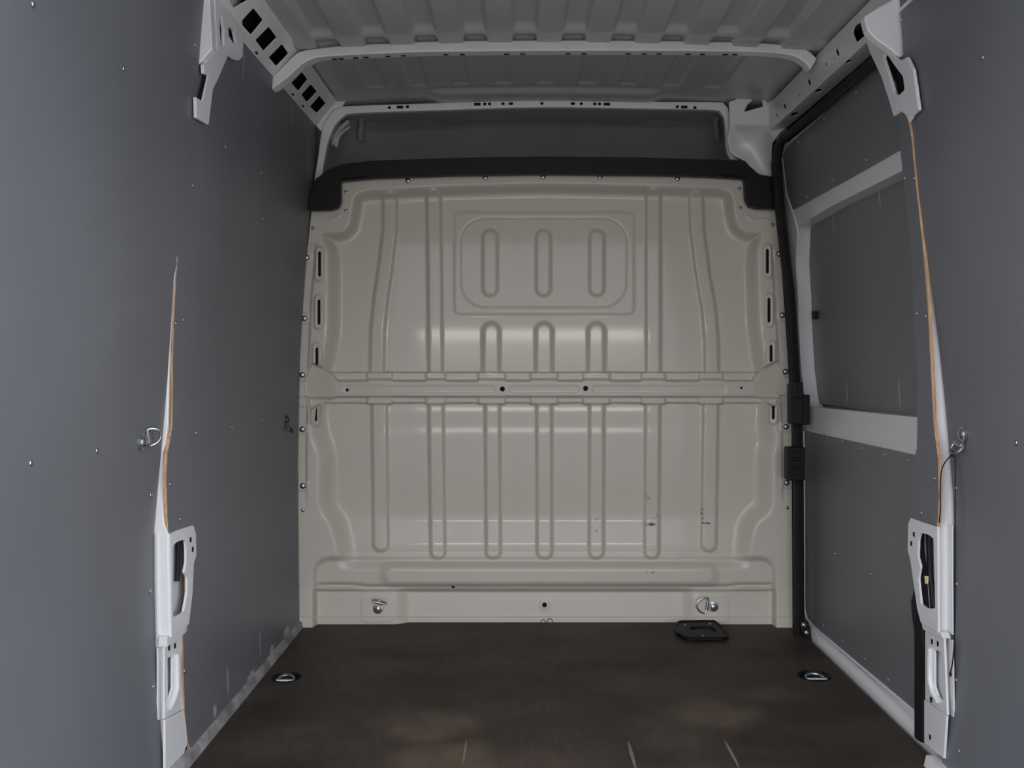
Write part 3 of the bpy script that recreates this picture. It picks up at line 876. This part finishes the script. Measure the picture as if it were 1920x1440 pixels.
# lower belly, skirt and corners
bl = sd_rbox(X, Y, 1030, 1078, 318, 26, 26)
H += 7 * sm((4 - bl) / 20) * sm((1112 - Y) / 16)
H -= 9.0 * np.exp(-((Y - 1101 + 3 * sm((np.abs(X - 1024) - 330) / 40)) / 4.2) ** 2) * sm((432 - np.abs(X - 1022)) / 14)
rb_ = sd_rbox(X, Y, 1021, 1143, 434, 99, 30)
H += -10 * sm((3 - rb_) / 13)
sk = sm((Y - 1102) / 8)
H += sk * (6 * (Y - 1104) / 50 - 12 * sm((3 - rb_) / 13))
H += sk * (-13 * sm((X - 738) / 34) * sm((1304 - X) / 30))
H += 1.0 * sm((1 - sd_rbox(X, Y, 708, 1142, 32, 25, 10)) / 3) + 1.0 * sm((1 - sd_rbox(X, Y, 1334, 1141, 33, 27, 10)) / 3)
H += 1.6 * sm((1 - (np.hypot(X - 1021, Y - 1134) - 11)) / 4)
H += 4 * sm((Y - 1155) / 3.0)
# side flanges: raised slot rims and bolt pads
SLOTS = [(599, 471, 519), (598, 561, 609), (594, 651, 685), (592, 764, 790), (1439, 466, 513), (1442, 558, 605), (1446, 646, 679), (1450, 760, 787)]
for sx, y0, y1 in SLOTS:
    d = d_line(X, Y, [(sx, y0), (sx, y1)])
    H += 4.2 * sm((11 - d) / 4.5) - 1.2 * sm((5 - d) / 2)
for sgn, ex in ((-1, Ledge(Y)), (1, Redge(Y))):
    dd = (X - ex) * (-sgn)
    H += -5 * sm((20 - dd) / 5) * sm((Y - 455) / 8) * sm((960 - Y) / 60)
BOLTS = [(575, 483), (571, 597), (567, 703), (567, 805), (568, 911), (1461, 476), (1467, 591), (1473, 697), (1474, 800), (1475, 905)]
for bx_, by_ in BOLTS:
    H += 2.2 * sm((2 - sd_rbox(X, Y, bx_, by_, 9.5, 9.5, 4)) / 2.5)
for bx_, by_ in ((568, 754), (1474, 749)): H += 2.2 * sm((2 - (np.hypot(X - bx_, Y - by_) - 9)) / 2.5)
# embossed corners
for pts in ([(596, 400), (612, 412), (626, 411), (636, 404)], [(1402, 405), (1412, 411), (1440, 411)]):
    H += 1.6 * np.exp(-(d_line(X, Y, pts) / 2.2) ** 2)
# cross beam (hat section) laid over the ribs
ribx = [(690, 734), (800, 834), (898, 946), (996, 1044), (1095, 1142), (1204, 1246), (1312, 1354)]
prox = np.zeros_like(X)
for a_, b_ in ribx: prox = np.maximum(prox, sm((X - a_ + 4) / 5) * sm((b_ + 4 - X) / 5))
yc = 0.5
topf = 698 - 0.0 * X
upf = sm((Y - 697) / 2.5) * sm((757 - 0 * X + 2 * prox - Y) / 2.5) * sm((X - 600) / 12) * sm((1446 - X) / 12)
lev_fl = -17.0 + 5.0 * prox
Hb = lev_fl + 0 * X
face = sm((Y - 709 - 2.5 * (1 - prox)) / 5) * sm((746 - Y) / 4)
Hb = Hb + face * (-4 - lev_fl)
emb = np.maximum.reduce([sm((1 - sd_rbox(X, Y, c_, 730, h_, 7, 6)) / 2.5) for c_, h_ in ((786, 142), (1020, 66), (1236, 126))])
Hb -= 1.1 * emb * face
H = H * (1 - upf) + upf * np.maximum(Hb, H)
beam_mask = upf > 0.5
# tapered end brackets
for poly in ([(570, 716), (584, 681), (600, 686), (626, 703), (632, 712), (632, 745), (612, 752), (582, 768), (578, 744), (570, 743)],
             [(1474, 712), (1458, 676), (1446, 682), (1420, 697), (1412, 708), (1412, 742), (1430, 750), (1452, 765), (1462, 742), (1474, 741)]):
    s_ = sd_poly(X, Y, poly)
    m_ = sm((s_ + 1) / 3)
    t_ = np.clip((np.abs(X - 1021) - 391) / 62, 0, 1)
    lv = -4 - 11 * t_ - 8 * sm((Y - 744) / 5) - 6 * sm((705 + 0 * X - 24 * t_ - Y) / 6)
    H = H * (1 - m_) + m_ * np.maximum(lv, H * 0 - 22)
    beam_mask |= s_ > 0
Dm = D0 - H * K
PTS = np.stack([(X - VX) * Dm / F, Dm, CH + (VY - Y) * Dm / F], -1)
fm_beam = beam_mask[:-1, :-1]
fm_cover = (si < 0)[:-1, :-1]
bulkhead = empty('bulkhead', (XC, 3.62, 0))
tag(bulkhead, 'pale grey pressed steel bulkhead with vertical ribs, closing off the front', 'bulkhead')
grid_mesh('pressed_sheet', PTS, BULK, bulkhead, ~(fm_beam | fm_cover))
cb = grid_mesh('cross_beam', PTS, BULK, bulkhead, fm_beam)
wc = grid_mesh('window_cover', PTS, BULK, bulkhead, fm_cover & ~fm_beam)


def bulk_D(px_, py_):
    i = int(np.argmin((PX - px_) ** 2 + (PY - py_) ** 2))
    return float(Dm.ravel()[i])


V, Fc = lathe_data([(0.0135, 0), (0.0135, 0.0015), (0.0095, 0.002), (0.0085, 0.005), (0.006, 0.0065), (0.0015, 0.0068)], 14)
BOLT = bpy.data.meshes.new('bolt'); BOLT.from_pydata(V, [], Fc); BOLT.materials.append(ZINC); BOLT.materials.append(DULL)
BOLT.polygons.foreach_set('material_index', [1 if 14 <= k < 42 else 0 for k in range(len(BOLT.polygons))])  # darker ring paints the shaded gap round the bolt head
BOLT.polygons.foreach_set('use_smooth', [True] * len(BOLT.polygons)); BOLT.set_sharp_from_angle(angle=math.radians(35))


def bolt(px_, py_, sc_, parent):
    o = bpy.data.objects.new('bolt', BOLT)
    o.location = P(px_, py_, bulk_D(px_, py_) - 0.0003); o.rotation_euler = (math.pi / 2, 0, 0); o.scale = (sc_,) * 3
    COL.objects.link(o); o.parent = parent; o.matrix_parent_inverse = parent.matrix_basis.inverted()


for q in BOLTS: bolt(*q, 0.85, bulkhead)
for q in ((765, 339), (910, 333), (1018, 332), (1125, 332), (1270, 335)): bolt(*q, 0.75, bulkhead)
for q in ((649, 360), (649, 395), (587, 428), (1386, 354), (1388, 390), (1449, 422), (568, 957), (1476, 952)): bolt(*q, 0.5, bulkhead)


def dark_cap(x, y0, y1, r, parent, name='painted_slot'):
    d = bulk_D(x, (y0 + y1) / 2) - 0.0012
    pts = [(x + r * math.cos(t), y0 - r * math.sin(t)) for t in np.linspace(0, math.pi, 9)] + [(x + r * math.cos(t), y1 - r * math.sin(t)) for t in np.linspace(math.pi, 2 * math.pi, 9)]
    return plate(name, depth_plane(d), pts, DARK, parent, thick=0.001)  # near-black capsule paints the opening's shade onto the sheet


for sx, y0, y1 in SLOTS: dark_cap(sx, y0 + 3, y1 - 3, 2.6, bulkhead)
dark_cap(942, 729, 729.5, 4.6, cb, 'painted_hole'); dark_cap(1098, 728, 728.5, 4.6, cb, 'painted_hole')
dark_cap(651, 731, 731.5, 2.8, cb, 'painted_hole'); dark_cap(1390, 727, 727.5, 2.2, cb, 'painted_hole')
dark_cap(1021, 1134, 1134.5, 4.5, bulkhead, 'painted_hole'); dark_cap(850, 1099, 1099.5, 3.2, bulkhead, 'painted_hole')

# black capping over the top edge of the bulkhead
cap = plate('bulkhead_capping', depth_plane(3.56),
            rounded([(578, 394), (586, 350), (590, 336), (600, 330), (615, 318), (640, 308), (700, 301), (850, 296), (1018, 293), (1200, 295), (1340, 299), (1385, 303), (1402, 316), (1420, 327), (1447, 331), (1457, 392), (1420, 390), (1405, 386), (1399, 372), (1397, 335), (1350, 331), (1250, 328), (1018, 325.5), (850, 328), (700, 333), (638, 339), (638, 375), (634, 388), (620, 393)],
                    3, 3), BLACK, None, thick=0.035, bevel=0.004)
tag(cap, 'black plastic capping along the top edge of the steel bulkhead', 'trim')
plate('painted_capping_slot', depth_plane(3.559), [(640, 334), (690, 330), (690, 334), (640, 338)], DARK, cap, thick=0.002)  # dark strip painted on for the slot's shade
plate('painted_capping_slot', depth_plane(3.559), [(1352, 326), (1398, 330), (1398, 334), (1352, 331)], DARK, cap, thick=0.002)

# ------------------------------------------------------------------ door seal
front = [(3.52, z) for z in np.linspace(0.0, 1.69, 40)]
arc = [(3.52 - 0.09 + 0.09 * math.cos(t), 1.71 + 0.09 * math.sin(t)) for t in np.linspace(0.1, math.pi / 2, 8)]
topl = [(y, 1.80) for y in np.linspace(3.40, 2.52, 20)]
rear = [SR.hit(*p) for p in [(1668, 150), (1683, 230), (1693, 305), (1702, 385), (1713, 540), (1722, 720), (1721, 835), (1713, 875), (1707, 905), (1706, 970), (1708, 1050), (1722, 1150), (1728, 1190), (1728, 1280), (1728, 1390)]]
rear = resample([(a + (-0.016 if b_ > 0.36 else 0.012), b_) for a, b_ in rear], 50)
path = [SR.pos(a, b_, -0.004) for a, b_ in front] + [SR.pos(a, b_, -0.004 - 0.018 * k / 7) for k, (a, b_) in enumerate(arc)] + [SR.pos(a, b_, -0.022) for a, b_ in topl]
path += [SR.pos(a, b_, -0.022 if b_ > 0.4 else -0.010) for a, b_ in rear]
scal = [1.0] * len(front) + list(np.linspace(1.0, 0.6, 8)) + [0.6] * len(topl) + [0.6 if b_ > 0.5 else 1.0 for a, b_ in rear]
seal = sweep('door_seal', path, [(-0.018, -0.022), (-0.018, 0.010), (-0.010, 0.022), (0.006, 0.026), (0.016, 0.018), (0.018, 0.0), (0.012, -0.022)], RUBBER, up=(-1, 0, 0), sc=scal)
tag(seal, 'black rubber seal running round the sliding door opening', 'seal')


# black catches on the seal
def rbox(name, lo, hi, mat, parent, bev=0.004): return box(name, lo, hi, mat, parent, bev)


def bpt(px_, py_, D): return P(px_, py_, D)


ct = empty('door_catch', tuple(P(1498, 795, 3.47)))
tag(ct, 'black door catch on the seal, level with the cross beam', 'catch')
a_ = P(1480, 720, 3.46); b_ = P(1503, 795, 3.46)
rbox('catch_body', (a_.x, 3.44, b_.z), (b_.x, 3.492, a_.z), BLACK, ct)
a_ = P(1497, 735, 3.45); b_ = P(1519, 797, 3.45)
rbox('catch_arm', (a_.x, 3.45, b_.z), (b_.x, 3.49, a_.z - 0.01), BLACK, ct)
a_ = P(1482, 716, 3.46); b_ = P(1500, 745, 3.46)
rbox('catch_pad', (a_.x, 3.42, b_.z), (b_.x, 3.49, a_.z), BLACK, ct)
ct = empty('door_catch', tuple(P(1490, 900, 3.47)))
tag(ct, 'black ribbed door catch on the seal, lower than the cross beam', 'catch')
a_ = P(1474, 838, 3.46); b_ = P(1507, 900, 3.46)
rbox('catch_body', (a_.x, 3.44, b_.z), (b_.x, 3.492, a_.z), BLACK, ct)
for y0 in (846, 862, 878):
    a2 = P(1478, y0, 3.45); b2 = P(1500, y0 + 11, 3.45)
    rbox('catch_rib', (a2.x, 3.43, b2.z), (b2.x, 3.46, a2.z), BLACK, ct, 0.002)
ct = empty('door_roller', tuple(P(1511, 1205, 3.44)))
tag(ct, 'black roller bracket with two bolts at the front foot of the sliding door', 'bracket')
plate('bracket_plate', depth_plane(3.44), rounded([(1503, 1163), (1515, 1164), (1520, 1180), (1521, 1204), (1513, 1198), (1503, 1184)], 3), BLACK, ct, thick=0.01, bevel=0.002)
for x, y in ((1507, 1172), (1512, 1186)):
    o = bpy.data.objects.new('bolt', BOLT); o.location = P(x, y, 3.439); o.rotation_euler = (math.pi / 2, 0, 0); o.scale = (0.7,) * 3
    COL.objects.link(o); o.parent = ct; o.matrix_parent_inverse = ct.matrix_basis.inverted()


# ------------------------------------------------------------------ lashing rings
def d_path(w, n=16):
    """D: straight bar on the x axis, bow towards +y"""
    L = [(-w, 0, 0), (-w * 0.5, 0, 0), (0, 0, 0), (w * 0.5, 0, 0), (w, 0, 0)]
    L += [(w * 1.02 * math.cos(t), w * 0.15 + w * 1.25 * math.sin(t), 0) for t in np.linspace(0.05, math.pi - 0.05, n)]
    return L


def lashing_ring(label, loc, normal, up, roll, fold, w=0.022, group='lashing rings on the walls and bulkhead', cat='lashing ring', mat=ZINC):
    n = Vector(normal).normalized(); y = (Vector(up) - n * Vector(up).dot(n)).normalized(); x = y.cross(n)
    R = Matrix((x, y, n)).transposed() @ Matrix.Rotation(math.radians(roll), 3, 'Z')
    t = empty('lashing_ring', loc); t.rotation_euler = R.to_euler()
    tag(t, label, cat, group)

    def put(o): o.parent = t; o.matrix_parent_inverse = Matrix(); return o
    put(mesh('washer', *lathe_data([(0.019, 0), (0.019, 0.002), (0.017, 0.003)], 20), mat, smooth=True, angle=30))
    put(mesh('bolt_head', *lathe_data([(0.012, 0.003), (0.0115, 0.007), (0.007, 0.0105), (0.002, 0.0112)], 16), mat, smooth=True, angle=40))
    tabv, tabf = box_data((0, 0.014, 0.0035), (0.024, 0.022, 0.003)); put(mesh('clip_tab', tabv, tabf, mat))
    loop = sweep('bar_loop', [Vector((-0.013, 0.025, 0.006)), Vector((0.013, 0.025, 0.006))], circ(0.0062, 10), mat); put(loop)
    f = Matrix.Rotation(math.radians(fold), 4, 'X')
    ring = sweep('ring', [(f @ Vector(q)) + Vector((0, 0.025, 0.006)) for q in d_path(w)], circ(0.0032, 8), mat, closed=True, up=tuple(f.to_3x3() @ Vector((0, 0, 1))))
    put(ring)
    return t


p = P(709, 1141, bulk_D(709, 1141)); p.y -= 0.003; lashing_ring('lashing ring on the left foot of the bulkhead, its ring sticking up and out', p, (0, -1, 0), (0, 0, 1), -14, 62, w=0.026)
p = P(1337, 1137, bulk_D(1337, 1137)); p.y -= 0.003; lashing_ring('lashing ring on the right foot of the bulkhead, its ring lying flat to the left', p, (0, -1, 0), (0, 0, 1), 80, 6, w=0.029)
s, t = SLn.hit(266, 829); lashing_ring('lashing ring on the left wall beside the white pillar', SLn.pos(s, t, 0), (1, 0, 0), (0, 0, 1), -70, 55, w=0.020)
s, t = SL.hit(537, 787); lashing_ring('darker small lashing ring on the left wall close to the bulkhead', SL.pos(s, t, 0), (1, 0, 0), (0, 0, 1), 180, 40, w=0.018, mat=DULL)
s, t = SRn.hit(1806, 814); ring_r = lashing_ring('lashing ring on the right wall with a black cord tied to it', SRn.pos(s, t, 0), (-1, 0, 0), (0, 0, 1), 165, 38, w=0.020)

for k, (cx, cy, r) in enumerate(CUPS):
    t = empty('floor_lashing_ring', (cx, cy, 0))
    tag(t, ('recessed lashing ring in the brown floor beside the left wall', 'recessed lashing ring in the brown floor beside the sliding door')[k], 'lashing ring', 'lashing rings sunk in the floor')
    V, Fc = lathe_data([(r - 0.0005, 0.0015), (r - 0.003, 0.002), (r * 0.86, -0.004), (r * 0.7, -0.024), (0.002, -0.026)], 28)
    cup = mesh('cup', V, Fc[:-2], BLACK, None, smooth=True, angle=40); cup.parent = t
    f = Matrix.Rotation(math.radians((16, 10)[k]), 4, 'X')
    rg = sweep('ring', [(f @ Vector(q)) + Vector((0, -0.022, -0.006)) for q in d_path(r * 0.55)], circ(0.0042, 8), ZINC, closed=True); rg.parent = t
    bar = sweep('hinge_bar', [Vector((-r * 0.6, -0.022, -0.003)), Vector((r * 0.6, -0.022, -0.003))], circ(0.006, 8), ZINC); bar.parent = t
    bh = mesh('bolt_head', *lathe_data([(0.013, -0.025), (0.012, -0.017), (0.005, -0.013)], 14), ZINC, smooth=True); bh.parent = t

# ------------------------------------------------------------------ black plate on the floor in front of the bulkhead
SFp = plane_surf((0, 0, 0.004), (1, 0, 0), (0, 1, 0), (0, 0, 1))
fp = empty('floor_plate', (0.65, 3.52, 0))
tag(fp, 'black moulded plate with a recessed middle, lying on the floor near the bulkhead', 'plate')
DUSTY, _nt, _b = base_mat('dusty_black', (0.03, 0.029, 0.027), 0.7); mottle(_nt, _b, (0.012, 0.012, 0.012), (0.06, 0.058, 0.052), 40, 5)
out = [SF.hit(*q) for q in [(1272, 1172), (1338, 1170), (1352, 1180), (1366, 1196), (1360, 1203), (1287, 1203), (1267, 1191), (1267, 1180)]]
inn = [SF.hit(*q) for q in [(1293, 1181), (1332, 1180), (1345, 1188), (1340, 1194), (1304, 1194), (1294, 1188)]]
plate('rim', SF, rounded(out, 0.015), BLACK, fp, holes=[rounded(inn, 0.02)], px=False, off=0.012, thick=0.012, bevel=0.003)
plate('recess', SF, rounded(out, 0.015), DUSTY, fp, px=False, off=0.004, thick=0.0035)
sweep('edge_bead', [SF.pos(a_, b_, 0.013) for a_, b_ in rounded(out, 0.015)], circ(0.004, 6), BLACK, fp, closed=True)
for x, y in ((1284, 1178), (1318, 1199), (1331, 1176)):
    o = bpy.data.objects.new('bolt', BOLT); o.location = SF.pos(*SF.hit(x, y), 0.012); o.scale = (0.6,) * 3
    COL.objects.link(o); o.parent = fp; o.matrix_parent_inverse = fp.matrix_basis.inverted()

# ------------------------------------------------------------------ black cord on the right lashing ring
cd = empty('cord', tuple(P(1786, 852, 2.28)))
tag(cd, 'thin black cord knotted to the right lashing ring, its end dangling down the pillar', 'cord')
cp = smooth_line([P(x, y, d) for x, y, d in ((1761, 980, 2.31), (1763, 955, 2.305), (1763, 910, 2.30), (1766, 880, 2.29), (1775, 863, 2.28), (1787, 853, 2.27), (1791, 868, 2.26), (1791, 950, 2.25), (1791, 1100, 2.25), (1790, 1180, 2.26), (1787, 1235, 2.27), (1782, 1262, 2.28))], 90)
sweep('strand', cp, circ(0.0016, 6), RUBBER, cd)
V, Fc = lathe_data([(0.001, -0.007), (0.005, -0.004), (0.0058, 0), (0.005, 0.004), (0.001, 0.007)], 10)
kn = mesh('knot', V, Fc, RUBBER, cd, smooth=True); kn.location = P(1786, 851, 2.265)
kn.parent = cd; kn.matrix_parent_inverse = cd.matrix_basis.inverted()
kn = mesh('cord_end', V, Fc, RUBBER, cd, smooth=True); kn.location = P(1782, 1264, 2.28); kn.scale = (0.6, 0.6, 0.9)
kn.parent = cd; kn.matrix_parent_inverse = cd.matrix_basis.inverted()

# wire ends poking out under the bulkhead
ws = empty('wire_scrap', tuple(P(1026, 1165, 3.60)))
tag(ws, 'thin black wire loops poking out from under the middle of the bulkhead', 'wire')
for cx, cy, r in ((1018, 1166, 4.0), (1031, 1165, 5.0)):
    sweep('loop', [P(cx + r * math.cos(t), cy - r * math.sin(t), 3.60 + 0.004 * math.sin(t)) for t in np.linspace(-0.5, math.pi + 0.5, 14)], circ(0.0014, 6), RUBBER, ws)
